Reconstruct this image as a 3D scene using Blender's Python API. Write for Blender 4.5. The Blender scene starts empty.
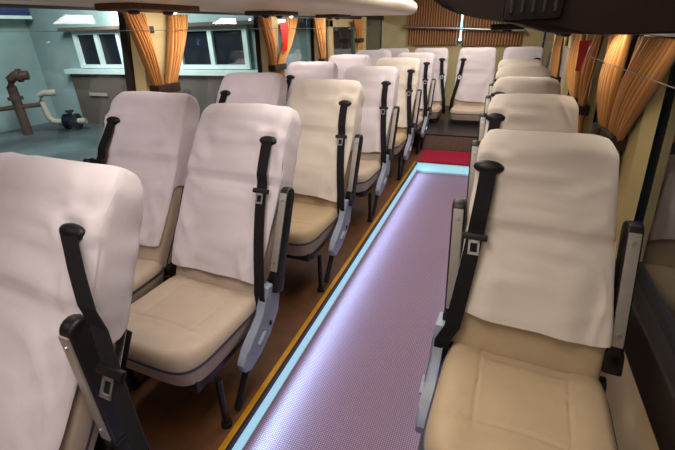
import bpy, bmesh, math, random
from mathutils import Vector, Matrix, noise
random.seed(7)
SC = bpy.context.scene
COL = SC.collection
V = Vector
H = 1.36                                   # eye height above the seat platform

# ------------------------------------------------------------------ materials
def s2l(c):
    return tuple((v/12.92 if v <= .04045 else ((v+.055)/1.055)**2.4) for v in c)
def rgb(r, g, b): return s2l((r/255, g/255, b/255)) + (1,)

def mat(name, col, rough=.5, metal=0, spec=.5, noise_scale=None, noise_amt=.15, bump=None, bump_scale=200, emis=None, estr=0, sheen=0, stretch=None):
    m = bpy.data.materials.new(name); m.use_nodes = True
    nt = m.node_tree; b = nt.nodes['Principled BSDF']
    b.inputs['Base Color'].default_value = col
    b.inputs['Roughness'].default_value = rough
    b.inputs['Metallic'].default_value = metal
    b.inputs['Specular IOR Level'].default_value = spec
    if sheen: b.inputs['Sheen Weight'].default_value = sheen
    if emis:
        b.inputs['Emission Color'].default_value = emis; b.inputs['Emission Strength'].default_value = estr
    tc = nt.nodes.new('ShaderNodeTexCoord')
    src = tc.outputs['Object']
    if stretch:
        mp = nt.nodes.new('ShaderNodeMapping'); mp.inputs['Scale'].default_value = stretch
        nt.links.new(src, mp.inputs['Vector']); src = mp.outputs['Vector']
    if noise_scale:
        n = nt.nodes.new('ShaderNodeTexNoise'); n.inputs['Scale'].default_value = noise_scale; n.inputs['Detail'].default_value = 5
        nt.links.new(src, n.inputs['Vector'])
        r = nt.nodes.new('ShaderNodeValToRGB')
        r.color_ramp.elements[0].position = .3; r.color_ramp.elements[1].position = .7
        r.color_ramp.elements[0].color = tuple(c*(1-noise_amt) for c in col[:3])+(1,)
        r.color_ramp.elements[1].color = tuple(min(1, c*(1+noise_amt)) for c in col[:3])+(1,)
        nt.links.new(n.outputs['Fac'], r.inputs['Fac']); nt.links.new(r.outputs['Color'], b.inputs['Base Color'])
    if bump:
        n2 = nt.nodes.new('ShaderNodeTexNoise'); n2.inputs['Scale'].default_value = bump_scale
        nt.links.new(src, n2.inputs['Vector'])
        bp = nt.nodes.new('ShaderNodeBump'); bp.inputs['Strength'].default_value = bump; bp.inputs['Distance'].default_value = .01
        nt.links.new(n2.outputs['Fac'], bp.inputs['Height']); nt.links.new(bp.outputs['Normal'], b.inputs['Normal'])
    return m

M = {}
M['cover']   = mat('white_cloth', rgb(222,214,220), .85, spec=.2, noise_scale=9, noise_amt=.03, bump=.12, bump_scale=420, sheen=.15)
M['cover_warm'] = mat('cream_white_cloth', rgb(226,216,204), .85, spec=.2, noise_scale=9, noise_amt=.03, bump=.12, bump_scale=420, sheen=.15)
M['leather'] = mat('beige_leather', rgb(200,182,164), .48, spec=.35, noise_scale=14, noise_amt=.05, bump=.12, bump_scale=260)
M['leather_warm'] = mat('tan_leather', rgb(188,166,134), .48, spec=.35, noise_scale=14, noise_amt=.05, bump=.12, bump_scale=260)
M['piping']  = mat('dark_blue_piping', rgb(52,54,78), .5)
M['black']   = mat('black_plastic', rgb(24,22,24), .42, spec=.4, noise_scale=30)
M['shell']   = mat('dark_seat_shell', rgb(44,40,44), .5, noise_scale=20)
M['belt']    = mat('black_webbing', rgb(27,25,29), .8, spec=.2, bump=.2, bump_scale=900, noise_scale=60)
M['metal']   = mat('brushed_steel', rgb(190,190,196), .32, metal=.9, noise_scale=80, noise_amt=.05)
M['arm']     = mat('grey_armrest_panel', rgb(172,166,160), .42, metal=.35, noise_scale=40, noise_amt=.06)
M['panel']   = mat('grey_blue_plastic', rgb(150,160,178), .38, spec=.5, noise_scale=25, noise_amt=.08)
M['legs']    = mat('black_steel_tube', rgb(20,20,24), .4, metal=.4, noise_scale=50)
M['cream']   = mat('cream_wall_panel', rgb(206,186,138), .6, noise_scale=6, noise_amt=.06)
M['pillar']  = mat('cream_pillar', rgb(214,196,140), .55, noise_scale=5, noise_amt=.07)
M['lowerwall'] = mat('beige_side_panel', rgb(214,186,146), .7, noise_scale=5, noise_amt=.08, bump=.1, bump_scale=120)
M['darktrim'] = mat('dark_brown_trim', rgb(34,25,22), .45, noise_scale=10)
M['rack']    = mat('cream_rack_shell', rgb(214,200,184), .4, spec=.5, noise_scale=3, noise_amt=.03)
M['rackshade']= mat('shaded_brown_rack', rgb(36,23,17), .6, spec=.3, noise_scale=8, noise_amt=.15)  # right rack is unlit; its shade is put into this dark colour
M['wood']    = mat('wood_brown_panel', rgb(98,64,42), .5, noise_scale=8, noise_amt=.35, stretch=(1,8,1))
M['platform']= mat('brown_vinyl_floor', rgb(98,64,38), .45, spec=.4, noise_scale=12, noise_amt=.22, bump=.05, bump_scale=150)
M['gold']    = mat('yellow_gold_trim', rgb(205,146,26), .35, metal=.35, noise_scale=20, noise_amt=.1)
M['blackline']= mat('black_rubber_trim', rgb(20,18,20), .5, noise_scale=30)
M['lip']     = mat('white_aisle_side', rgb(205,225,232), .4, noise_scale=10, noise_amt=.04)
M['led']     = mat('cyan_led', rgb(150,220,235), .5, emis=rgb(176,216,226), estr=.62)
M['red']     = mat('red_carpet', rgb(158,34,62), .9, spec=.1, noise_scale=40, noise_amt=.2, bump=.4, bump_scale=500)
M['riser']   = mat('taupe_step_panel', rgb(122,102,92), .7, noise_scale=30, noise_amt=.12)
M['stepfloor'] = mat('dark_step_floor', rgb(38,32,34), .35, noise_scale=12, noise_amt=.2)
M['ceil']    = mat('white_ceiling', rgb(225,215,205), .6, noise_scale=4, noise_amt=.03)
M['redtag']  = mat('red_plastic', rgb(214,40,30), .45, noise_scale=20, noise_amt=.05)
M['wire']    = mat('grey_wire', rgb(120,110,100), .4, metal=.6, noise_scale=20)
M['tie']     = mat('dark_tie_band', rgb(52,34,22), .7, noise_scale=20)
M['outwall'] = mat('pale_render_wall', rgb(150,172,172), .9, noise_scale=.9, noise_amt=.18, bump=.2, bump_scale=20)
M['outbrown']= mat('brown_render_wall', rgb(96,82,76), .9, noise_scale=1.2, noise_amt=.15)
M['outground']= mat('wet_concrete_ground', rgb(72,84,86), .6, noise_scale=.9, noise_amt=.7, bump=.3, bump_scale=6)
M['white']   = mat('white_paint', rgb(225,240,238), .5, noise_scale=8, noise_amt=.04)
M['rust']    = mat('rusty_pipe', rgb(74,50,46), .6, metal=.2, noise_scale=6, noise_amt=.3)
M['palepipe']= mat('pale_pipe', rgb(170,160,148), .6, noise_scale=6, noise_amt=.15)
M['valve']   = mat('dark_valve', rgb(30,36,48), .4, metal=.4, noise_scale=9)
M['roofblue']= mat('blue_roof_sheet', rgb(40,52,100), .6, noise_scale=4, noise_amt=.2)
M['lamp']    = mat('lamp_glass', rgb(255,250,240), .4, emis=rgb(255,240,225), estr=14)
M['gapglow']= mat('blue_gap_glow', rgb(150,210,255), .4, emis=rgb(120,200,255), estr=10)

def curtain_mat(name, c0, c1):
    m = bpy.data.materials.new(name); m.use_nodes = True; nt = m.node_tree; b = nt.nodes['Principled BSDF']
    b.inputs['Roughness'].default_value = .6; b.inputs['Specular IOR Level'].default_value = .3
    b.inputs['Sheen Weight'].default_value = .3
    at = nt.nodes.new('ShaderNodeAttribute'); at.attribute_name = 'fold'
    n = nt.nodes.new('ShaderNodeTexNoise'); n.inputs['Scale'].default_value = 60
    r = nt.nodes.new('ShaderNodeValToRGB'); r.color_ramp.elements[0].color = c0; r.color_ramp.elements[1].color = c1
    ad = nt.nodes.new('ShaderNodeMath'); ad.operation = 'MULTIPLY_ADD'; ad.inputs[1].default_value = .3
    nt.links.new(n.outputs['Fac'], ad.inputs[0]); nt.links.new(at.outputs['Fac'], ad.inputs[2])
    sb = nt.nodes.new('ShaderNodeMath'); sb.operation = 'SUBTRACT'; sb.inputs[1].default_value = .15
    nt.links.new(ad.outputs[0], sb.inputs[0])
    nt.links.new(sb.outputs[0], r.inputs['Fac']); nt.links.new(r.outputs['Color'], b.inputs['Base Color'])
    return m
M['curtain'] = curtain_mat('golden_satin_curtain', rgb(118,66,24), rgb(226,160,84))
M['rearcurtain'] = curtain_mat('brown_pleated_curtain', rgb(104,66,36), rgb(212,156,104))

def glass(name, tint, refl):
    m = bpy.data.materials.new(name); m.use_nodes = True; nt = m.node_tree; nt.nodes.clear()
    out = nt.nodes.new('ShaderNodeOutputMaterial'); mix = nt.nodes.new('ShaderNodeMixShader')
    t = nt.nodes.new('ShaderNodeBsdfTransparent'); t.inputs['Color'].default_value = tint
    g = nt.nodes.new('ShaderNodeBsdfGlossy'); g.inputs['Roughness'].default_value = .04; g.inputs['Color'].default_value = (.9,.95,1,1)
    f = nt.nodes.new('ShaderNodeLayerWeight'); f.inputs['Blend'].default_value = .5
    pw = nt.nodes.new('ShaderNodeMath'); pw.operation = 'POWER'; pw.inputs[1].default_value = 3.2
    mu = nt.nodes.new('ShaderNodeMath'); mu.operation = 'MULTIPLY_ADD'; mu.inputs[1].default_value = .9; mu.inputs[2].default_value = refl; mu.use_clamp = True
    nt.links.new(f.outputs['Facing'], pw.inputs[0]); nt.links.new(pw.outputs[0], mu.inputs[0]); nt.links.new(mu.outputs[0], mix.inputs[0])
    nt.links.new(t.outputs[0], mix.inputs[1]); nt.links.new(g.outputs[0], mix.inputs[2]); nt.links.new(mix.outputs[0], out.inputs[0])
    return m
M['glassL'] = glass('tinted_side_glass', (.74,.80,.78,1), .05)
M['glassR'] = glass('dark_tinted_glass', (.16,.18,.2,1), .16)
M['pane'] = glass('building_window_glass', (.25,.3,.32,1), .1)

def aisle_mat():
    m = bpy.data.materials.new('mauve_woven_vinyl'); m.use_nodes = True; nt = m.node_tree; b = nt.nodes['Principled BSDF']
    tc = nt.nodes.new('ShaderNodeTexCoord')
    w1 = nt.nodes.new('ShaderNodeTexWave'); w1.inputs['Scale'].default_value = 38; w1.bands_direction = 'X'; w1.inputs['Distortion'].default_value = .6
    w2 = nt.nodes.new('ShaderNodeTexWave'); w2.inputs['Scale'].default_value = 38; w2.bands_direction = 'Y'; w2.inputs['Distortion'].default_value = .6
    for w in (w1, w2): nt.links.new(tc.outputs['Object'], w.inputs['Vector'])
    mx = nt.nodes.new('ShaderNodeMath'); mx.operation = 'MULTIPLY'
    nt.links.new(w1.outputs['Fac'], mx.inputs[0]); nt.links.new(w2.outputs['Fac'], mx.inputs[1])
    r = nt.nodes.new('ShaderNodeValToRGB'); r.color_ramp.elements[0].color = rgb(100,66,92); r.color_ramp.elements[1].color = rgb(182,148,178)
    nt.links.new(mx.outputs[0], r.inputs['Fac']); nt.links.new(r.outputs['Color'], b.inputs['Base Color'])
    b.inputs['Roughness'].default_value = .42; b.inputs['Specular IOR Level'].default_value = .5
    bp = nt.nodes.new('ShaderNodeBump'); bp.inputs['Strength'].default_value = .25; bp.inputs['Distance'].default_value = .004
    nt.links.new(mx.outputs[0], bp.inputs['Height']); nt.links.new(bp.outputs['Normal'], b.inputs['Normal'])
    return m
M['aisle'] = aisle_mat()

# ------------------------------------------------------------------ helpers
def link(name, bm_or_me, m=None, parent=None, smooth=True, angle=None):
    if isinstance(bm_or_me, bmesh.types.BMesh):
        me = bpy.data.meshes.new(name); bmesh.ops.recalc_face_normals(bm_or_me, faces=bm_or_me.faces)
        bm_or_me.to_mesh(me); bm_or_me.free()
        if m: me.materials.append(m)
        for p in me.polygons: p.use_smooth = smooth
        if smooth:
            try: me.set_sharp_from_angle(angle=angle or math.radians(40))
            except Exception: pass
    else: me = bm_or_me
    o = bpy.data.objects.new(name, me); COL.objects.link(o)
    if parent: o.parent = parent
    return o
def thing(name, label, cat, loc=(0,0,0), rz=0, group=None):
    o = bpy.data.objects.new(name, None); COL.objects.link(o); o.empty_display_size = .1
    o.location = loc; o.rotation_euler = (0,0,rz); o['label'] = label; o['category'] = cat
    if group: o['group'] = group
    return o
def tag(o, label, cat, group=None):
    o['label'] = label; o['category'] = cat
    if group: o['group'] = group
    return o
def struct(name, bm, m, parent=None, smooth=False):
    o = link(name, bm, m, parent, smooth)
    if not parent: o['kind'] = 'structure'
    return o
def box(bm, c, s, rot=None, bev=0, seg=2):
    r = bmesh.ops.create_cube(bm, size=1)
    vs = r['verts']
    bmesh.ops.scale(bm, vec=s, verts=vs)
    if bev:
        es = list({e for v in vs for e in v.link_edges})
        rr = bmesh.ops.bevel(bm, geom=es, offset=bev, segments=seg, profile=.7, affect='EDGES')
        vs = list({v for f in rr['faces'] for v in f.verts} | {v for v in vs if v.is_valid})
    if rot: bmesh.ops.rotate(bm, cent=(0,0,0), matrix=rot, verts=vs)
    bmesh.ops.translate(bm, vec=c, verts=vs)
    return vs
def bx(x0,x1,y0,y1,z0,z1,bev=0):
    bm = bmesh.new(); box(bm, ((x0+x1)/2,(y0+y1)/2,(z0+z1)/2), (abs(x1-x0),abs(y1-y0),abs(z1-z0)), bev=bev); return bm
def tube(bm, pts, r, n=10, cap=True):
    pts = [V(p) for p in pts]; rings = []
    rr = r if isinstance(r, (list,tuple)) else [r]*len(pts)
    up = V((0,0,1))
    for i,p in enumerate(pts):
        d = (pts[min(i+1,len(pts)-1)]-pts[max(i-1,0)]).normalized()
        a = d.cross(up)
        if a.length < .05: a = d.cross(V((1,0,0)))
        a.normalize(); b = a.cross(d).normalized()
        rings.append([bm.verts.new(p + rr[i]*(a*math.cos(t)+b*math.sin(t))) for t in [2*math.pi*k/n for k in range(n)]])
    for i in range(len(rings)-1):
        for k in range(n):
            bm.faces.new((rings[i][k], rings[i][(k+1)%n], rings[i+1][(k+1)%n], rings[i+1][k]))
    if cap:
        bm.faces.new(rings[0][::-1]); bm.faces.new(rings[-1])
def ribbon(bm, pts, widths, side, nrm, th):
    """flat strap along pts; side / nrm are unit vectors"""
    rings = []
    for p,w in zip(pts, widths):
        p = V(p); s = side*w/2; n = nrm*th/2
        rings.append([bm.verts.new(q) for q in (p-s-n, p+s-n, p+s+n, p-s+n)])
    for i in range(len(rings)-1):
        for k in range(4):
            bm.faces.new((rings[i][k], rings[i][(k+1)%4], rings[i+1][(k+1)%4], rings[i+1][k]))
    bm.faces.new(rings[0][::-1]); bm.faces.new(rings[-1])
def prism(bm, poly, axis, a0, a1, bev=0):
    """poly in the plane normal to axis ('x': (y,z), 'y': (x,z))"""
    mk = (lambda p,a: (a,p[0],p[1])) if axis=='x' else (lambda p,a: (p[0],a,p[1]))
    A = [bm.verts.new(mk(p,a0)) for p in poly]; B = [bm.verts.new(mk(p,a1)) for p in poly]
    n = len(poly)
    f1 = bm.faces.new(A[::-1]); f2 = bm.faces.new(B)
    for k in range(n): bm.faces.new((A[k],A[(k+1)%n],B[(k+1)%n],B[k]))
    if bev:
        es = [e for f in (f1,f2) for e in f.edges]
        bmesh.ops.bevel(bm, geom=es, offset=bev, segments=3, profile=.6, affect='EDGES')
def grid(bm, fn, nu, nv, wrap=False):
    vs = [[bm.verts.new(fn(i/(nu if wrap else nu-1), j/(nv-1))) for i in range(nu)] for j in range(nv)]
    for j in range(nv-1):
        for i in range(nu if wrap else nu-1):
            k = (i+1) % nu
            bm.faces.new((vs[j][i], vs[j][k], vs[j+1][k], vs[j+1][i]))
    return vs
def sstep(a,b,x):
    t = max(0,min(1,(x-a)/(b-a))); return t*t*(3-2*t)

# ------------------------------------------------------------------ seats
def sect(theta, hw, th, ex=4.0):
    c, s = math.cos(theta), math.sin(theta)
    return hw*math.copysign(abs(c)**(2/ex), c), th*math.copysign(abs(s)**(2/ex), s)

def make_seat(label, loc, w=.48, ch=.38, L=.80, rec=30, belt=1, arms=(1,), panel=1, warm=False, seed=0, hi=False,
              apron=.13, tw=1.0, lean=0.0, armx=0.0, army=0.0, tg=.80, bo=.085, bp=1.3, tq=.55, bw=.046, base=0.0, group=None, rear=False, rz=0):
    root = thing('coach_seat', label, 'seat', loc, rz, group or 'covered coach seats')
    ph = math.radians(rec)
    U = V((lean, math.sin(ph), math.cos(ph))); N = V((0, -math.cos(ph), math.sin(ph))); X = V((1,0,0))
    J = V((0, .0, ch-.045))
    hw = w/2
    leather = M['leather_warm'] if warm else M['leather']; cover = M['cover_warm'] if warm else M['cover']
    def P(a, n, t): return J + X*a + N*n + U*t
    def halfw(t):
        q = t/L
        k = .92 + .08*sstep(0,.3,q) - .07*sstep(.55,1,q)
        k *= 1-(1-tw)*sstep(.05,.75,q)
        e = max(0, (t-(L-.06))/.06)
        return hw*k - .042*(1-math.sqrt(max(0,1-e*e)))
    def thick(t):
        q = t/L
        k = .062 - .012*sstep(.2,.9,q)
        if t < .05: k *= .6+.4*math.sqrt(max(0,1-(1-t/.05)**2))
        e = max(0,(t-(L-.05))/.05)
        return k*(.28+.72*math.sqrt(max(0,1-e*e)))
    nU = 48 if hi else 36
    # backrest
    bm = bmesh.new(); nv = 30
    def fb(u,v):
        t = L*(1-(1-v)**1.25) if v>.5 else L*(1-(.5)**1.25)*(v/.5)
        th = 2*math.pi*u
        a,n = sect(th, halfw(t), thick(t))
        if n > 0:                                   # side bolsters and a shallow centre
            n += .012*(abs(a)/hw)**2*(1-sstep(.8*L,L,t)) - .004*math.exp(-((abs(a)-.12)/.008)**2)*(t<.6*L)
        return P(a,n,t)
    vs = grid(bm, fb, nU, nv, True)
    bm.faces.new(vs[-1]); bm.faces.new(vs[0][::-1])
    back = link('backrest', bm, leather, root)
    # piping along both back edges
    for s in (-1,1):
        pb = bmesh.new()
        tube(pb, [P(s*halfw(t)*.985, -.006, t) for t in [L*.52*k/14 for k in range(15)]], .006, 6)
        link('piping', pb, M['piping'], back)
    # cover
    bm = bmesh.new(); nv = 44 if hi else 26; off = .011
    sd = seed*3.17
    def calm(a, t):                              # the cloth lies flat under the strap
        if not belt: return 1
        q = max(0, min(1, (tg*L-t)/(tg*L-.10)))
        return 1 - .85*math.exp(-((a-belt*(hw-.075+bo*q**bp))/.04)**2)
    def tlow(th):
        c,s = math.cos(th), math.sin(th)
        side = abs(c) > .93
        if s > 0 and abs(c) < .965:
            return apron*L + .012*math.sin(c*2.2+sd) + .02*c*math.sin(sd*1.7)
        if side: return (.50 + .05*math.sin(sd+th*3))*L
        return .34*L
    def fc(u,v):
        th = 2*math.pi*(u+.02)
        t0 = tlow(th); t = t0 + (L-t0)*(1-(1-v)**1.2)
        a,n = sect(th, halfw(t)+off, thick(t)+off, 5.5)
        q = (t-apron*L)/(L*(1-apron))
        front = n > 0
        if front:
            n += .012*(abs(a)/hw)**2*(1-sstep(.8*L,L,t))
            dr = 1-sstep(.0,.62,q)
            cm = calm(a,t)*(1-sstep(.80,.99,abs(a)/(halfw(t)+off))); n += dr*(.012 + cm*.009*math.sin(a*34+sd+1.5*math.sin(t*9)) + .006*noise.noise(V((a*9+sd, t*6, 1.3))))
            n += cm*.008*noise.noise(V((a*13, t*8+sd, sd))) + cm*.009*(1-abs(noise.noise(V((a*7+t*5+sd, t*4-a*3, sd)))))**9
            n += cm*.006*(1-abs(noise.noise(V((a*4-t*9+sd, t*3+a*2, sd+5)))))**11
            if belt:
                da, dt = (a-belt*(hw-.075))/.05, (t-tg*L-.012)/.03
                rr_ = math.hypot(da,dt); n += .012*math.exp(-((rr_-1.15)/.42)**2)*(1 if dt>-.6 else .4)
                an = math.atan2(dt,da) if t > tg*L-.02 else 0; n += .004*math.sin(an*6+sd)*math.exp(-((rr_-2.0)/.9)**2)
            n += .0035*math.sin((a*1.0+t*.8)*46+sd)*sstep(.1,.4,q)*(1-sstep(.75,.95,q))*max(0,noise.noise(V((a*5+sd,t*5,4))))*2
            n += (.006 if rear else .013)*sstep(.595*L,.63*L,t)*(1-sstep(.93*L,L,t)) - .005*math.exp(-((t-.60*L)/.007)**2)            # stitched seam under the headrest
            a *= 1 - .03*dr
        else:
            n -= .006*noise.noise(V((a*12, t*12+sd, 2)))
            a += .007*noise.noise(V((n*20+sd, t*14, 7)))
        t += .004*noise.noise(V((a*12+sd, n*12, 0)))*sstep(.8,1,v)
        return P(a,n,t+ (off if v>.9 else 0)*sstep(.9,1,v))
    vs = grid(bm, fc, nU*2, nv, True)
    bm.faces.new(vs[-1])
    cv = link('seat_cover', bm, cover, root, angle=math.radians(70))
    # cushion
    D = .46; hc = .115
    bm = bmesh.new(); n1 = 44 if hi else 26; n2 = 44 if hi else 26
    y0 = -.44 - .02; y1 = .035
    def cz(x,y):
        ex = abs(x)/(hw); ey = (y-y0)/(y1-y0)
        z = ch + .010*(1-ex**2) + .016*(ex**6 if ex<1 else 1)*0
        z += .010*math.exp(-((ex-.74)/.24)**2)                       # bolsters
        z += .016*math.exp(-((ey-.16)/.16)**2)                       # front roll
        for gx in (-.50,.50): z -= .006*math.exp(-((x/hw-gx-.07*math.copysign(1,gx)*(ey-.3))/.012)**2)*sstep(.22,.32,ey)
        z -= .006*math.exp(-((ey-.30-.03*math.cos(x/hw*2.5))/.010)**2)
        z -= .005*math.exp(-((ey-.80)/.013)**2)*(1 if ex<.5 else 0)
        return z
    def fq(u,v):
        # superellipse shell: v 0..1 from under rim over the side to the top centre
        th = 2*math.pi*u
        if v < .3:
            k = v/.3; r = .93 + .07*math.sin(k*math.pi/2); zo = -hc + hc*.72*k; top = False
        else:
            k = (v-.3)/.7; top = True
            r = 1-k if k>.12 else 1-.12*(k/.12)**2.2
            zo = 0
        a,b = sect(th, hw*r, (y1-y0)/2*r, 5.5)
        yy = b + (y0+y1)/2
        if top:
            e = min(1,(1-r)/.12) if r>.88 else 1
            z = (ch-hc*.28)+(cz(a,yy)-(ch-hc*.28))*math.sqrt(max(0,1-(1-e)**2))
        else: z = ch+zo
        return V((a, yy, z))
    nr = 96 if hi else 56; nvv = 56 if hi else 30
    vs = grid(bm, fq, nr, nvv, True)
    bmesh.ops.remove_doubles(bm, verts=bm.verts, dist=.0004)
    cu = link('cushion', bm, leather, root, angle=math.radians(80))
    pb = bmesh.new()
    ring = []
    for k in range(61):
        a,b = sect(2*math.pi*k/60, hw*1.002, (y1-y0)/2*1.002, 5.5); ring.append((a,b+(y0+y1)/2, ch-hc*.30))
    tube(pb, ring, .0055, 6, cap=False)
    link('piping', pb, M['piping'], cu)
    # seat pan
    pz = ch-hc
    link('seat_pan', bx(-hw*.88, hw*.88, y0+.05, .02, pz-.045, pz+.012, .012), M['shell'], root)
    # back shell (rear of backrest)
    bm = bmesh.new()
    def fs(u,v):
        t = .01 + v*(L*.5); a = (u*2-1)*halfw(t)*.97
        return P(a, -.075 - .015*math.cos((u*2-1)*1.4), t)
    grid(bm, fs, 10, 10); 
    g = bmesh.ops.solidify(bm, geom=bm.faces[:], thickness=.02)
    link('back_shell', bm, M['shell'], root)
    # recliner hinge bar between cushion and back
    bm = bmesh.new(); tube(bm, [(-hw-.01,.02,ch-.06),(hw+.01,.02,ch-.06)], .028, 12)
    link('hinge_bar', bm, M['black'], root)
    # belt
    if belt:
        s = belt
        sbm = bmesh.new()
        a0 = s*(hw-.075); tg = tg*L
        front = lambda a,t: thick(t)+.012*(abs(a)/hw)**2+off+(.006 if rear else .013)*sstep(.595*L,.63*L,t)*(1-sstep(.93*L,L,t))
        path = []; nn = 16
        for k in range(nn+1):
            q = k/nn; t = tg*(1-q) + .10*q; a = a0 + s*(bo*q**bp)
            path.append(P(a, front(min(abs(a),hw),t)+.015+.016*math.sin(q*math.pi), t))
        path.append(P(s*(hw+.012), .085, .045)); path.append(P(s*(hw+.02), .05, -.03)); path.append(P(s*(hw+.02), .02, -.08))
        ribbon(sbm, path, [bw]*len(path), X, N, .003)
        sbo = link("seat_belt", sbm, M['belt'], root, smooth=False)
        g = bmesh.new(); bmesh.ops.create_uvsphere(g, u_segments=20, v_segments=10, radius=1)
        mt = Matrix((X*.043, U*.020, N*.014)).transposed()
        for v in g.verts: v.co = P(a0, front(a0,tg)+.006, tg+.006) + mt@v.co
        link('belt_guide', g, M["black"], sbo)
        tt = tq*L; q = 1-(tt-.1)/(tg-.1); at_ = a0+s*bo*q**bp; nb = front(min(abs(at_),hw),tt)+.015+.016*math.sin(q*math.pi)
        g = bmesh.new(); R3 = Matrix((X,N,U)).transposed()
        box(g, P(at_, nb+.004, tt), (.072,.014,.02), rot=R3, bev=.005)
        link('tongue_grip', g, M["black"], sbo)
        g = bmesh.new()
        for (da,dt,sx,sz) in ((-.013,-.028,.006,.046),(.013,-.028,.006,.046),(0,-.049,.032,.008),(0,-.012,.032,.012)):
            box(g, P(at_+da, nb+.006, tt+dt), (sx,.004,sz), rot=R3)
        link('tongue', g, M["metal"], sbo, smooth=False)
    # armrests folded up beside the back
    for s, tilt in [(a if isinstance(a,tuple) else (a, rec-6)) for a in arms]:
        p2 = math.radians(tilt)
        U2 = V((lean, math.sin(p2), math.cos(p2))); N2 = V((0,-math.cos(p2), math.sin(p2)))
        A0 = V((s*(hw+.030+armx), army, ch+.045)); R2 = Matrix((X,N2,U2)).transposed()
        bm = bmesh.new(); AL = .40
        pr = []
        for k in range(9): 
            e = math.pi*k/8; pr.append((.030*math.cos(e), AL-.03+.03*math.sin(e)))
        outline = [( .030,0)]+pr+[(-.030,0)]
        # side profile: thick bar, rounded top end, in the (N,U) plane, extruded across
        A = []; B = []
        for (n_,t_) in outline:
            A.append(bm.verts.new(A0 + N2*n_ + U2*t_ - X*.021)); B.append(bm.verts.new(A0 + N2*n_ + U2*t_ + X*.021))
        f1 = bm.faces.new(A[::-1]); f2 = bm.faces.new(B); nA = len(A)
        for k in range(nA): bm.faces.new((A[k],A[(k+1)%nA],B[(k+1)%nA],B[k]))
        bmesh.ops.bevel(bm, geom=[e for f in (f1,f2) for e in f.edges], offset=.009, segments=3, profile=.5, affect='EDGES')
        ar = link('armrest', bm, M['black'], root)
        g = bmesh.new(); box(g, A0+N2*.030+U2*(AL*.53), (.030,.008,AL*.80), rot=R2, bev=.003)
        fp = link('face_plate', g, M['arm'], ar)
        for t_ in (.22,.86):
            g = bmesh.new()
            r = bmesh.ops.create_cone(g, cap_ends=True, segments=10, radius1=.006, radius2=.005, depth=.004)
            bmesh.ops.rotate(g, cent=(0,0,0), matrix=Matrix((X,-U2,N2)).transposed(), verts=r['verts'])
            bmesh.ops.translate(g, vec=A0+N2*.036+U2*(AL*t_), verts=r['verts'])
            link('rivet', g, M['metal'], ar)
        g = bmesh.new(); box(g, A0+U2*.0-V((0,0,.0)), (.05,.06,.07), rot=R2, bev=.012); link('pivot', g, M['black'], ar)
    # moulded recliner side panel
    if panel:
        s = panel
        poly = [(.035,.06),(.045,-.02),(.02,-.09),(-.05,-.15),(-.13,-.19),(-.20,-.215),(-.235,-.20),(-.245,-.16),(-.21,-.115),(-.14,-.085),(-.085,-.045),(-.05,.015),(-.035,.06)]
        bm = bmesh.new(); x0 = s*(hw+.010); x1 = s*(hw+.046)
        prism(bm, [(y,ch+z) for y,z in poly], 'x', min(x0,x1), max(x0,x1), bev=.008)
        sp = link('side_panel', bm, M['panel'], root)
        g = bmesh.new(); box(g, (s*(hw+.05), -.115, ch-.128), (.016,.06,.028), rot=Matrix.Rotation(math.radians(28),3,'X'), bev=.005)
        link('recline_lever', g, M['panel'], sp)
        g = bmesh.new(); box(g, (s*(hw+.048), -.045, ch-.10), (.006,.012,.02), bev=.002); link('button', g, M['black'], sp)
    # legs
    if not rear:
        zt = pz-.03
        for s in (-1,1):
            xx = s*(hw+.004)
            bm = bmesh.new(); tube(bm, [(xx,-.34,zt),(xx,-.345,.02)], .013, 10)
            lo = link('leg', bm, M['legs'], root)
            g = bmesh.new(); bmesh.ops.create_cone(g, cap_ends=True, segments=14, radius1=.022, radius2=.02, depth=.02)
            bmesh.ops.translate(g, vec=(xx,-.345,.010), verts=g.verts); link('foot', g, M['black'], lo)
            bm = bmesh.new(); tube(bm, [(xx,-.10,zt),(xx,-.15,zt-.05),(xx,-.24,.06),(xx,-.275,.012)], .014, 10)
            link('leg', bm, M['legs'], root)
        bm = bmesh.new(); box(bm, (0,-.34,zt-.01), (w-.06,.03,.03), bev=.006); link('cross_bar', bm, M['legs'], root)
    else:
        link('seat_base', bx(-hw*.92,hw*.92,y0+.06,.06,0.002,pz-.043,.01), M['stepfloor'], root)
    return root

# left-hand pairs
ROWL = [.30, 1.17, 2.10, 3.08, 4.08, 5.02]
ordn = ['first', 'second', 'third', 'fourth', 'fifth', 'sixth']
labA = ['white-covered aisle seat in left foreground, cut off by the picture edge',
        'white-covered aisle seat left of the aisle, nearest one with its beige cushion in view',
        'aisle seat left of the aisle, directly behind the one with the large beige cushion',
        'brightest white-covered aisle seat left of the aisle, fourth row from the front',
        'cream-white aisle seat left of the aisle, fifth row from the front',
        'small white aisle seat left of the aisle, sixth row, just before the rear step']
for i, y in enumerate(ROWL):
    make_seat(labA[i], (-1.035 if i else -1.085, y, 0), w=.48 if i else .54, ch=.38, L=.825, rec=30, apron=.10, armx=.012 if i else .0, bo=.085 if i else .52, bw=.046 if i else .056, bp=1.3 if i else 1.0, tq=.55 if i else .50, army=.03 if i else .14, rz=math.radians(-2.5), belt=1, arms=(1,) if i else ((1,0),), panel=1,
              warm=(i in (2,4)), seed=i+1, hi=i<3, group='aisle seats left of the aisle')
labW = ['white-covered window seat beside the first gold curtain pair, second row left',
        'white-covered window seat in third row, in front of curtain with red tag',
        'white-covered window seat in fourth row, right behind the red-tagged curtains',
        'white-covered window seat in fifth row on the left side',
        'small white-covered window seat in sixth row on the left, near rear corner']
for i, y in enumerate(ROWL[1:]):
    make_seat(labW[i], (-1.578, y+.03, 0), w=.48, ch=.41, L=.83, rec=30, belt=-1, arms=(-1,), panel=0, seed=i+11, hi=i<1,
              warm=False, group='window seats on the left')
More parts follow.
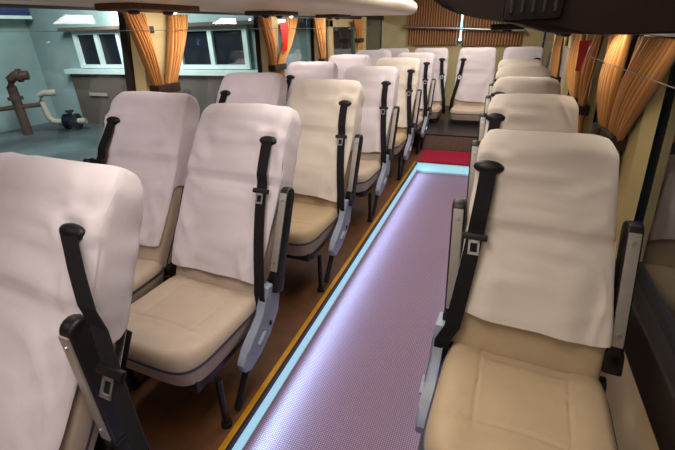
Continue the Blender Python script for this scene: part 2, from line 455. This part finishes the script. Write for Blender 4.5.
labR = ['single white-covered seat in right foreground with two raised armrests and tan cushion',
        'single seat on the right directly behind the right foreground seat',
        'third single seat along the right wall, black belt guide just showing',
        'fourth single seat along the right wall, only its white top showing',
        'fifth single seat along the right wall, last before the rear row']
ROWR = [1.06, 1.80, 2.48, 3.2, 3.93]
for i, y in enumerate(ROWR):
    make_seat(labR[i], (.178, y, 0), w=.44, ch=.45, L=.70, rec=21, tw=.83, lean=-.062, armx=-.026, tg=.835, army=.02, bo=.06, rz=math.radians(-3), belt=-1, arms=(-1,1) if i==0 else (-1,), panel=-1, warm=True, seed=i+21, hi=i<2,
              apron=.21, group='single seats on the right')
# rear bench row, on the step
ZS = .18
for lab, x, b, ar in (('white-covered seat in left corner of the rear row', -1.50, -1, (-1,)),
                  ('rear row seat left of the gap between the belts', -.955, 1, (1,)),
                  ('reclined rear row seat facing down the aisle, beige cushion fully in view', -.33, -1, (-1,)),
                  ('white-covered seat in right corner of the rear row', .24, 1, (1,))):
    make_seat(lab, (x, 6.02, ZS), w=.49, ch=.17, L=.79, rec=14, belt=b, arms=(), panel=0, seed=int(x*10)+40, rear=True, group='rear row seats')

# ------------------------------------------------------------------ shell
XL, XR = -1.885, .50
YB, YF, ZC = 6.95, -1.6, 1.95
struct('floor', bx(XL, -.775, YF, 4.95, -.05, 0), M['platform'])
struct('floor_right', bx(-.055, XR, YF, 4.95, -.05, 0), M['platform'])
struct('floor_rear', bx(-.775, -.055, 4.36, 4.95, -.05, 0), M['platform'])
struct('floor_aisle', bx(-.76, -.07, YF, 4.37, -.16, -.11), M['aisle'])
struct('trim_1', bx(-.775, -.752, YF, 4.36, -.03, .006, .002), M['gold'])
struct('trim_2', bx(-.078, -.055, YF, 4.36, -.03, .006, .002), M['gold'])
struct('trim_3', bx(-.752, -.741, YF, 4.36, -.02, .004), M['blackline'])
struct('trim_4', bx(-.097, -.078, YF, 4.36, -.02, .004), M['blackline'])
struct('wall_aisle_left', bx(-.775, -.745, YF, 4.36, -.12, -.02), M['lip'])
struct('wall_aisle_right', bx(-.085, -.055, YF, 4.36, -.12, -.02), M['lip'])
struct('wall_aisle_end', bx(-.76, -.07, 4.345, 4.375, -.12, -.004), M['lip'])
struct('step', bx(XL, XR, 4.95, YB, -.05, ZS), M['stepfloor'])
struct('step_riser', bx(-.79, -.05, 4.938, 4.952, .0, ZS-.02), M['riser'])
c = link('carpet', bx(-.745, -.085, 4.378, 4.86, 0, .008, .003), M['red'])
tag(c, 'dark red carpet piece at the far end of the lit aisle, before the step', 'carpet')
for lab, b in (('cyan light strip along the left edge of the sunken aisle', (-.7455,-.7425,YF,4.34,-.092,-.024)),
               ('cyan light strip along the right edge of the sunken aisle', (-.0875,-.0845,YF,4.34,-.092,-.024)),
               ('cyan light strip across the far end of the sunken aisle', (-.735,-.095,4.342,4.3455,-.09,-.01))):
    tag(link('light_strip', bx(*b), M['led'], smooth=False), lab, 'light strip')

struct('wall_back', bx(XL, XR, YB, YB+.05, -.1, ZC), M['cream'])
struct('wall_front', bx(XL, XR, YF-.05, YF, -.2, ZC), M['cream'])
struct('ceiling', bx(XL-.05, XR+.05, YF, YB, ZC, ZC+.05), M['ceil'])
struct('wall_left', bx(XL-.04, XL, YF, YB, -.1, .68), M['lowerwall'])
struct('wall_left_upper', bx(XL-.04, XL, YF, YB, 1.52, ZC), M['cream'])
struct('wall_right', bx(XR, XR+.04, YF, YB, -.1, .47), M['lowerwall'])
struct('wall_right_upper', bx(XR, XR+.04, YF, YB, 1.33, ZC), M['cream'])
struct('trim_5', bx(XR-.035, XR+.04, YF, YB, .45, .585, .01), M['darktrim'])
struct('trim_6', bx(XL-.04, XL+.02, YF, YB, .66, .70, .006), M['darktrim'])
struct('trim_7', bx(XL-.04, XL+.03, YF, YB, 1.475, 1.53, .006), M['darktrim'])
struct('trim_8', bx(XR-.015, XR+.03, YF, YB, 1.29, 1.34, .006), M['darktrim'])

# pillars (leaning a little, as the bodywork does)
def pillar(name, X, y0b, y1b, y0t, y1t, zb, zt, th, m):
    bm = bmesh.new(); s = 1 if X < 0 else -1
    vs = []
    for (ya,yb,z) in ((y0b,y1b,zb),(y0t,y1t,zt)):
        vs.append([bm.verts.new(q) for q in ((X,ya,z),(X,yb,z),(X+s*th,yb-.03,z),(X+s*th,ya+.03,z))])
    for k in range(4): bm.faces.new((vs[0][k],vs[0][(k+1)%4],vs[1][(k+1)%4],vs[1][k]))
    bm.faces.new(vs[0][::-1]); bm.faces.new(vs[1])
    return struct(name, bm, m)
pl = [(1.72,1.92,1.84,2.12),(3.12,3.32,3.16,3.44),(4.22,4.42,4.25,4.5),(5.75,5.95,5.78,5.98)]
for i,(a,b,c_,d) in enumerate(pl):
    pillar('trim_%d'%(10+i), XL, a,b,c_,d, .75, 1.5, .05, M['pillar'])
pr = [(1.50,1.74,1.66,1.92),(2.45,2.68,2.66,2.92),(3.55,3.75,3.7,3.95),(4.8,5.0,4.9,5.1)]
for i,(a,b,c_,d) in enumerate(pr):
    pillar('trim_%d'%(20+i), XR, a,b,c_,d, .58, 1.31, .035, M['pillar'])
    
def quad(x, ya, yb, za, zb):
    bm = bmesh.new(); bm.faces.new([bm.verts.new(q) for q in ((x,ya,za),(x,yb,za),(x,yb,zb),(x,ya,zb))]); return bm
# window glass
edges = [YF]+[ (a+b)/2 for a,b,_,_ in pl]+[YB]
for i in range(len(edges)-1):
    w_ = struct('window_%d'%(i+1), quad(XL-.018, edges[i]+.0, edges[i+1]-.0, .68, 1.5), M['glassL'])
edges = [YF]+[ (a+b)/2+.06 for a,b,_,_ in pr]+[YB]
for i in range(len(edges)-1):
    struct('window_%d'%(i+11), quad(XR+.014, edges[i], edges[i+1]-.01, .57, 1.32), M['glassR'])
    if i: struct('trim_%d'%(30+i), bx(XR+.004, XR+.02, edges[i]-.03, edges[i]+.03, .57, 1.32), M['darktrim'])
# dark edge of the window bays on the left
for i,(a,b,c_,d) in enumerate(pl):
    pillar('trim_%d'%(40+i), XL-.012, a-.05,a+.03,c_-.05,c_+.03, .75, 1.5, .015, M['darktrim'])
# cream inner frame of the fourth left window
bm = bmesh.new()
for b in ((4.62,4.74,.8,1.46),(5.60,5.72,.8,1.46),(4.62,5.72,1.38,1.47)):
    box(bm, (XL+.012,(b[0]+b[1])/2,(b[2]+b[3])/2), (.03,b[1]-b[0],b[3]-b[2]), bev=.006)
struct('window_frame', bm, M['cream'])

# ------------------------------------------------------------------ luggage racks
def rack(name, label, prof, y0, y1, m, lowm=None):
    r = thing(name, label, 'luggage rack', (0,0,0))
    bm = bmesh.new(); prism(bm, prof, 'y', y0, y1, bev=.012); link('rack_shell', bm, m, r, angle=math.radians(35)); return r
def arc(cx,cz,rx,rz,a0,a1,n=9):
    return [(cx+rx*math.cos(math.radians(a0+(a1-a0)*k/(n-1))), cz+rz*math.sin(math.radians(a0+(a1-a0)*k/(n-1)))) for k in range(n)]
rl = rack('luggage_rack', 'long cream luggage rack above the left windows', [(XL+.005,1.485),(-1.0,1.465)]+arc(-.90,1.525,.07,.06,-90,60)+[(-1.0,1.70),(XL+.005,1.86)], -.8, 4.35, M['rack'])
link('light_rail', bx(-.885,-.86,-.7,4.3,1.585,1.60,.004), M['rack'], rl)
rr = rack('luggage_rack', 'luggage rack overhead on the right, its shade coloured in as dark brown', [(XR-.005,1.338),(.135,1.341),(.06,1.346),(.018,1.360),(-.022,1.366),(-.054,1.371),(-.083,1.378),(-.109,1.388),(-.130,1.402),(-.145,1.43),(-.15,1.47),(-.14,1.55),(-.10,1.64),(.0,1.78),(XR-.005,1.84)], .8, 5.6, M['rackshade'])
# dark vented service panel on the near end of the right rack
bm = bmesh.new(); box(bm, (.034,.797,1.402), (.088,.02,.075), bev=.012)
vp = link('vent_panel', bm, M['black'], rr)
for k in range(5):
    g = bmesh.new(); box(g, (.002+.016*k,.786,1.402), (.005,.008,.052), bev=.002); link('vent_slat', g, M['shell'], vp)
# service units on the underside, reading lamps between them
def svc(par, x, y, z, l, w_, m):
    bm = bmesh.new(); box(bm, (x,y,z-.010), (w_,l,.026), bev=.008); u = link('service_unit', bm, m, par)
    for k in (-1,1):
        g = bmesh.new(); bmesh.ops.create_uvsphere(g, u_segments=14, v_segments=8, radius=.025)
        for v in g.verts: v.co = V((v.co.x+x, v.co.y+y+k*l*.25, v.co.z*.5-.026+z))
        link('air_nozzle', g, M['darktrim'], u)
svc(rr, .0, 2.5, 1.358, .5, .15, M['black']); svc(rr, .25, 2.35, 1.338, .4, .12, M['black'])
for i,(y,l) in enumerate(((1.55,.40),(2.62,.36),(3.72,.36))): svc(rl, -1.45, y, 1.474, l, .2, M['wood' if i==0 else 'darktrim'])
def rlamp(par, x, y, z):
    g = bmesh.new(); bmesh.ops.create_cone(g, cap_ends=True, segments=16, radius1=.02, radius2=.028, depth=.014); bmesh.ops.translate(g, vec=(x,y,z-.006), verts=g.verts); lr = link('reading_lamp', g, M['metal'], par)
    g = bmesh.new(); bmesh.ops.create_uvsphere(g, u_segments=12, v_segments=8, radius=.014)
    for v in g.verts: v.co = V((v.co.x+x, v.co.y+y, v.co.z*.5-.015+z))
    link('lamp_lens', g, M['lamp'], lr)
LAMPS = [(-1.70,y,1.478) for y in (-.1,1.0,1.98,3.38,4.25)] 
for q in LAMPS: rlamp(rl, *q)
RL_FILL = [(.41,1.25,1.338),(.41,1.98,1.338),(.22,2.9,1.338),(.22,3.75,1.338),(.38,4.9,1.338)]  # right-hand lamps added to fill the shaded seats and wall
for q in RL_FILL: rlamp(rr, *q)

# ------------------------------------------------------------------ curtains
def pleat(name, label, X, top, tie, bottom=None, m='curtain', folds=6, inward=1, seed=0, amp=.02, tieband=True, group=None):
    """top=(y0,y1,z), tie=(y0,y1,z), bottom=(y0,y1,z) or None : cloth hung along the wall X, gathered at the tie"""
    bm = bmesh.new(); lay = bm.verts.layers.float.new('fold')
    nu, nv = folds*9+1, 34
    st = [top, tie]+([bottom] if bottom else [])
    nst = len(st)-1
    vs = []
    for j in range(nv*nst+1 if nst==1 else nv*nst+1):
        q = j/nv; k = min(int(q), nst-1); f = q-k
        A, B = st[k], st[k+1]
        fe = f**1.15 if k==0 else 1-(1-f)**1.6
        ya = A[0]+(B[0]-A[0])*fe; yb = A[1]+(B[1]-A[1])*fe; z = A[2]+(B[2]-A[2])*f
        row = []
        wid = abs(yb-ya); ref = abs(top[1]-top[0])
        for i in range(nu):
            u = i/(nu-1)
            phs = 2*math.pi*folds*u + 1.1*math.sin(3.1*u*2+seed) + .5*noise.noise(V((u*4,q*2,seed)))
            c = math.cos(phs)
            a = amp*(.75+.5*noise.noise(V((u*5+seed,q*1.5,3))))
            off = .008+amp*1.1 + a*c
            belly = .03*math.sin(math.pi*f)*(1 if k==0 else .3)
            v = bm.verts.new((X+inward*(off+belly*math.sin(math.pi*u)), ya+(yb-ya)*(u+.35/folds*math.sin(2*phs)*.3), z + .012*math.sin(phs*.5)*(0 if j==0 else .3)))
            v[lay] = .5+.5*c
            row.append(v)
        vs.append(row)
    for j in range(len(vs)-1):
        for i in range(nu-1): bm.faces.new((vs[j][i],vs[j][i+1],vs[j+1][i+1],vs[j+1][i]))
    o = link(name, bm, M[m], None, angle=math.radians(180))
    tag(o, label, 'curtain', group)
    if tieband:
        y0,y1,z = tie; g = bmesh.new()
        box(g, (X+inward*(.01+amp*1.1), (y0+y1)/2, z), (amp*2+.03, abs(y1-y0)+.02, .05), bev=.01)
        link('tie_band', g, M['tie'], o)
    return o
CX = XL+.055
gl = 'gold curtains along the left windows'
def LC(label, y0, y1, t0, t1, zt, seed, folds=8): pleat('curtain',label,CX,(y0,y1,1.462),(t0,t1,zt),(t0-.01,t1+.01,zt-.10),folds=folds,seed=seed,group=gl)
LC('gold pleated curtain left of the first pillar on the left wall',1.73,1.86,1.83,1.895,1.08,1)
LC('gold pleated curtain right of the first pillar on the left wall',2.05,2.20,1.91,1.985,1.08,2)
LC('gold curtain left of the red tag on the left wall',3.04,3.20,3.16,3.235,1.08,3)
LC('gold curtain right of the red tag on the left wall',3.48,3.70,3.25,3.35,1.08,4)
LC('narrow gold curtain at the third pillar on the left wall',4.08,4.32,4.22,4.32,1.06,5)
LC('small gold curtain left of the rear corner on the left wall',5.28,5.66,5.44,5.6,1.22,6)
CR = XR-.035
gr = 'gold curtains along the right windows'
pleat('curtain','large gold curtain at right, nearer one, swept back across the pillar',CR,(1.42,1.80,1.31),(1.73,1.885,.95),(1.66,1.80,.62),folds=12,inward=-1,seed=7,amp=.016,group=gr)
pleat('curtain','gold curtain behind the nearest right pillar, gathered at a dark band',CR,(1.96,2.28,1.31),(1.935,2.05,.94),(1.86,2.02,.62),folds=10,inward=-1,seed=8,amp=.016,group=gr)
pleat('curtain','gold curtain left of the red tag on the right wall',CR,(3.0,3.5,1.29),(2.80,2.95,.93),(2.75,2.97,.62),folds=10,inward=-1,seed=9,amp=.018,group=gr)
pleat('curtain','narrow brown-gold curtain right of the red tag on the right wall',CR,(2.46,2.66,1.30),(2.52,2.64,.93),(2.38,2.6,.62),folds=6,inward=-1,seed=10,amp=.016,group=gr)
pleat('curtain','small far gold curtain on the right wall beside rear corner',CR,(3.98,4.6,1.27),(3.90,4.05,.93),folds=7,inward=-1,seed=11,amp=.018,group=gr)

# red hanging tags
for lab, loc, rz in (('red tapered tag hanging between gold curtains on the left', (XL+.13,3.34,1.42), 50), ('red tapered tag hanging at the gold curtain on the right', (.375,2.53,1.272), -25)):
    k = 1 if loc[0] < 0 else .66
    bm = bmesh.new()
    prism(bm, [(-.035*k,0),(.042*k,.005),(.036*k,-.08*k),(.012*k,-.22*k),(-.020*k,-.215*k),(-.024*k,-.1*k)], 'y', -.004, .004)
    o = tag(link('hanging_tag', bm, M['redtag'], smooth=False), lab, 'tag', 'red tags'); o.location = loc; o.rotation_euler = (0,0,math.radians(rz))
# curtain wires
for lab, X_, za, zb, s in (('thin curtain wire stretched across the left windows', XL+.125, 1.40, 1.345, 1), ('thin curtain wire stretched across the right windows', XR-.10, 1.225, 1.17, -1)):
    bm = bmesh.new(); tube(bm, [(X_,-1.2,za+.02)]+[(X_, y, za+(zb-za)*(y/6.5)-.006*math.sin(y*1.3)) for y in [.5*k for k in range(14)]], .0017, 6)
    tag(link('curtain_wire', bm, M['wire']), lab, 'wire')
# pillar clips carrying the wire
for lab, x, y, z in (('dark wire clip on first left pillar', XL+.055, 1.92, 1.385), ('dark wire clip on nearest right pillar', XR-.06, 1.80, 1.21)):
    bm = bmesh.new(); box(bm, (x,y,z), (.02,.035,.035), bev=.006)
    tag(link('wire_clip', bm, M['darktrim']), lab, 'clip')

# rear curtains on a steel rail (hung on the back wall)
def rearcurtain(label, x0, x1, z0, z1, seed, folds):
    bm = bmesh.new(); lay = bm.verts.layers.float.new('fold'); nu = folds*8+1; nv = 20; vs = []
    for j in range(nv):
        q = j/(nv-1); row = []
        for i in range(nu):
            u = i/(nu-1); phs = 2*math.pi*folds*u + .8*noise.noise(V((u*6,q,seed))); c = math.cos(phs)
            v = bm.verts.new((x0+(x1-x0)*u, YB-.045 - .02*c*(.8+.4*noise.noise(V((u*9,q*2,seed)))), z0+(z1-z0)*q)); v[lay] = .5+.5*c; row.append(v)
        vs.append(row)
    for j in range(nv-1):
        for i in range(nu-1): bm.faces.new((vs[j][i],vs[j][i+1],vs[j+1][i+1],vs[j+1][i]))
    return tag(link('curtain', bm, M['rearcurtain'], angle=math.radians(180)), label, 'curtain', 'pleated curtains on the back wall')
rearcurtain('brown pleated curtain on the back wall, left of the blue light gap', -1.45, -.665, 1.10, 1.93, 1, 20)
rearcurtain('brown pleated curtain on the back wall, right of the blue light gap', -.625, .20, 1.08, 1.93, 2, 20)
struct('window_back', bx(-1.40, .15, YB-.012, YB-.006, 1.12, 1.92), M['darktrim'])
t = thing('curtain_rail', 'slim steel rail crossing the curtains on the back wall', 'rail', (0,0,0))
bm = bmesh.new(); tube(bm, [(-1.52,YB-.10,1.365),(.24,YB-.10,1.268)], .022, 10); link('rail_tube', bm, M['metal'], t)
for x,z in ((-1.52,1.365),(.24,1.268)):
    bm = bmesh.new(); tube(bm, [(x,YB-.10,z),(x,YB,z)], .012, 8); link('rail_bracket', bm, M['metal'], t)
bm = bmesh.new(); tube(bm, [(-.645,YB-.06,1.62),(-.645,YB-.06,1.16)], .010, 8)
t = thing('light_strip', 'narrow blue glow in the gap between the back wall curtains, added as a glowing tube', 'light strip', (0,0,0))  # glowing tube and ball stand in for the blue-lit curtain gap
link('glow_tube', bm, M['gapglow'], t)
bm = bmesh.new(); bmesh.ops.create_uvsphere(bm, u_segments=12, v_segments=8, radius=.02); bmesh.ops.translate(bm, vec=(-.645,YB-.075,1.17), verts=bm.verts)
link('glow_ball', bm, M['gapglow'], t)

# ------------------------------------------------------------------ the yard outside on the left
GZ = -.4
struct('ground', bx(-16, -2.3, -4, 14, GZ-.1, GZ), M['outground'])
b = thing('building', 'pale building wall with white-framed window seen through left glass', 'building', (-6,6.6,GZ))
def wb(x0,x1,y0,y1,z0,z1,bev=0): 
    bm = bx(x0+6,x1+6,y0-6.6,y1-6.6,z0-GZ,z1-GZ,bev); return bm
link('wall', wb(-9.75,-3.0,6.6,6.9,GZ,4.5), M['outwall'], b, smooth=False)
link('side_wall', wb(-9.95,-9.65,1.0,6.6,GZ,1.72), M['outwall'], b, smooth=False)
link('lower_band', wb(-8.65,-3.0,6.5,6.6,GZ,.66), M['outbrown'], b, smooth=False)
link('ledge', wb(-8.7,-3.0,6.42,6.6,.66,.75), M['white'], b, smooth=False)
link('lintel', wb(-8.5,-3.0,6.40,6.6,1.47,1.53), M['outbrown'], b, smooth=False)
for (x0,x1,n) in ((-8.25,-6.5,3),(-5.65,-4.2,2)):
    z0,z1 = .80,1.43
    bm = bmesh.new(); outer = []
    for k in range(n+1):
        xx = x0+(x1-x0)*k/n; box(bm, (xx+6, -.05, (z0+z1)/2-GZ), (.09,.06,z1-z0+.07))
    for z in (z0,z1): box(bm, ((x0+x1)/2+6,-.05,z-GZ), (x1-x0+.09,.062,.07))
    wf = link('window', bm, M['white'], b, smooth=False)
    link('pane', wb(x0,x1,6.58,6.585,z0,z1), M['valve'], wf, smooth=False)
bm = bmesh.new(); box(bm, (-1.95,-.13,.25-GZ), (.5,.03,.06)); link('notice_bar', bm, M['palepipe'], b, smooth=False)
t = thing('canopy', 'dark blue sheet canopy above the pale wall outside, top left', 'canopy', (-9.65,3.6,1.72))
link('sheet', bx(-.6,.35,-3,2.9,.06,.7), M['roofblue'], t, smooth=False)
link('canopy_edge', bx(.30,.38,-3,2.9,.0,.06), M['white'], t, smooth=False)
# pipework
t = thing('pipe_stand', 'rusty upright water pipe with elbow outside, against pale wall', 'pipe', (-8.85,5.36,GZ))
bm = bmesh.new(); tube(bm, [(0,0,0),(0,0,.92),(.02,.02,1.05),(.09,.08,1.12),(.26,.22,1.12)], .085, 14); link('riser', bm, M['rust'], t)
bm = bmesh.new(); tube(bm, [(0,0,.68),(0,0,.74)], .13, 14); link('flange', bm, M['rust'], t)
bm = bmesh.new(); tube(bm, [(.12,.11,1.12),(.17,.15,1.12)], .125, 14); link('flange', bm, M['rust'], t)
bm = bmesh.new(); tube(bm, [(-.35,-.3,.52),(.28,.24,.56)], .045, 10); link('branch', bm, M['rust'], t)
t = thing('valve_pipe', 'pale bent pipe with dark round valve standing on wet ground outside', 'pipe', (-8.62,5.72,GZ))
bm = bmesh.new(); tube(bm, [(.26,.14,.76),(.05,.02,.76),(-.03,-.01,.72),(-.03,-.01,.6),(0,0,.3),(.06,.03,.20),(.16,.09,.18),(.66,.30,.18)], .062, 14); link('pipe_run', bm, M['palepipe'], t)
bm = bmesh.new(); tube(bm, [(.28,.14,.18),(.32,.157,.18)], .16, 18); tube(bm, [(.48,.225,.18),(.52,.242,.18)], .16, 18); tube(bm, [(.32,.157,.18),(.48,.225,.18)], .125, 18); tube(bm, [(.40,.19,.18),(.40,.19,.38)], .04, 10); tube(bm, [(.40,.19,.37),(.40,.19,.41)], .08, 14); link('valve', bm, M['valve'], t)
t = thing('wall_lamp', 'bright lamp over the window of the building outside', 'lamp', (-7.0,6.5,1.66))
bm = bmesh.new(); bmesh.ops.create_uvsphere(bm, u_segments=14, v_segments=8, radius=.11); link('globe', bm, M['lamp'], t)
link('mount', bx(-.05,.05,.0,.1,-.05,.05,.01), M['darktrim'], t)

# ------------------------------------------------------------------ light
def area(name, loc, size, power, col, rot=(0,0,0), spread=None):
    l = bpy.data.lights.new(name, 'AREA'); l.shape = 'RECTANGLE'; l.size, l.size_y = size; l.energy = power; l.color = col
    if spread: l.spread = math.radians(spread)
    o = bpy.data.objects.new(name, l); o.location = loc; o.rotation_euler = rot; COL.objects.link(o); return o
warm = (1,.90,.80)
for y, p in ((-.9,8),(.4,11),(1.7,11.5),(3.0,12.5),(4.3,14),(5.6,15)):  # first one, behind the camera, is added as soft front fill
    area('ceiling_light', (-.50,y,1.93), (.52,.8), p, warm if y>0 else (1,.94,.98))
for (x,y,z) in LAMPS: area('reading_and_fill_light', (x+.16,y,z-.03), (.12,.5), 2.6, (1,.9,.86), (0,math.radians(20),0))
for (x,y,z) in RL_FILL: area('reading_and_fill_light', (x-.05,y,z-.03), (.06,.3), .55 if x > .3 else .9, (1,.88,.75), (0,math.radians(-15),0))  # added fill under the right rack
area('aisle_led_light', (-.735,1.4,-.03), (.03,5.8), 13, (.45,.85,1), (0,math.radians(-52),0), spread=100)
area('yard_light', (-6.2,4.4,3.0), (1.5,1.5), 235, (.90,1,.985), (math.radians(20),0,0))
pl_ = bpy.data.lights.new('wall_lamp_light','POINT'); pl_.energy = 14; pl_.color=(1,.95,.9); pl_.shadow_soft_size=.12
o = bpy.data.objects.new('wall_lamp_light', pl_); o.location = (-7.0,6.25,1.66); COL.objects.link(o)
w = bpy.data.worlds.new('night'); SC.world = w; w.use_nodes = True
w.node_tree.nodes['Background'].inputs[0].default_value = (.012,.016,.022,1)

# ------------------------------------------------------------------ camera
f = 400.0; VP = (508.0, 24.0); roll = -.03
d = V((VP[0]-337.5, -(VP[1]-225), -f)).normalized()
u0 = V((math.sin(roll), math.cos(roll), 0)); u0.z = -(u0.dot(d))/d.z; u0.normalize()
r = d.cross(u0)
R = Matrix((r, d, u0))                       # camera space -> world
cam = bpy.data.cameras.new('camera'); co = bpy.data.objects.new('camera', cam); COL.objects.link(co)
cam.sensor_fit = 'HORIZONTAL'; cam.sensor_width = 36; cam.lens = 36*f/675; cam.clip_start = .02
co.matrix_world = Matrix.Translation((0,0,H)) @ R.to_4x4()
SC.camera = co
SC.view_settings.view_transform = 'Standard'
SC.view_settings.exposure = 0
SC.cycles.use_denoising = True
SC.cycles.max_bounces = 8
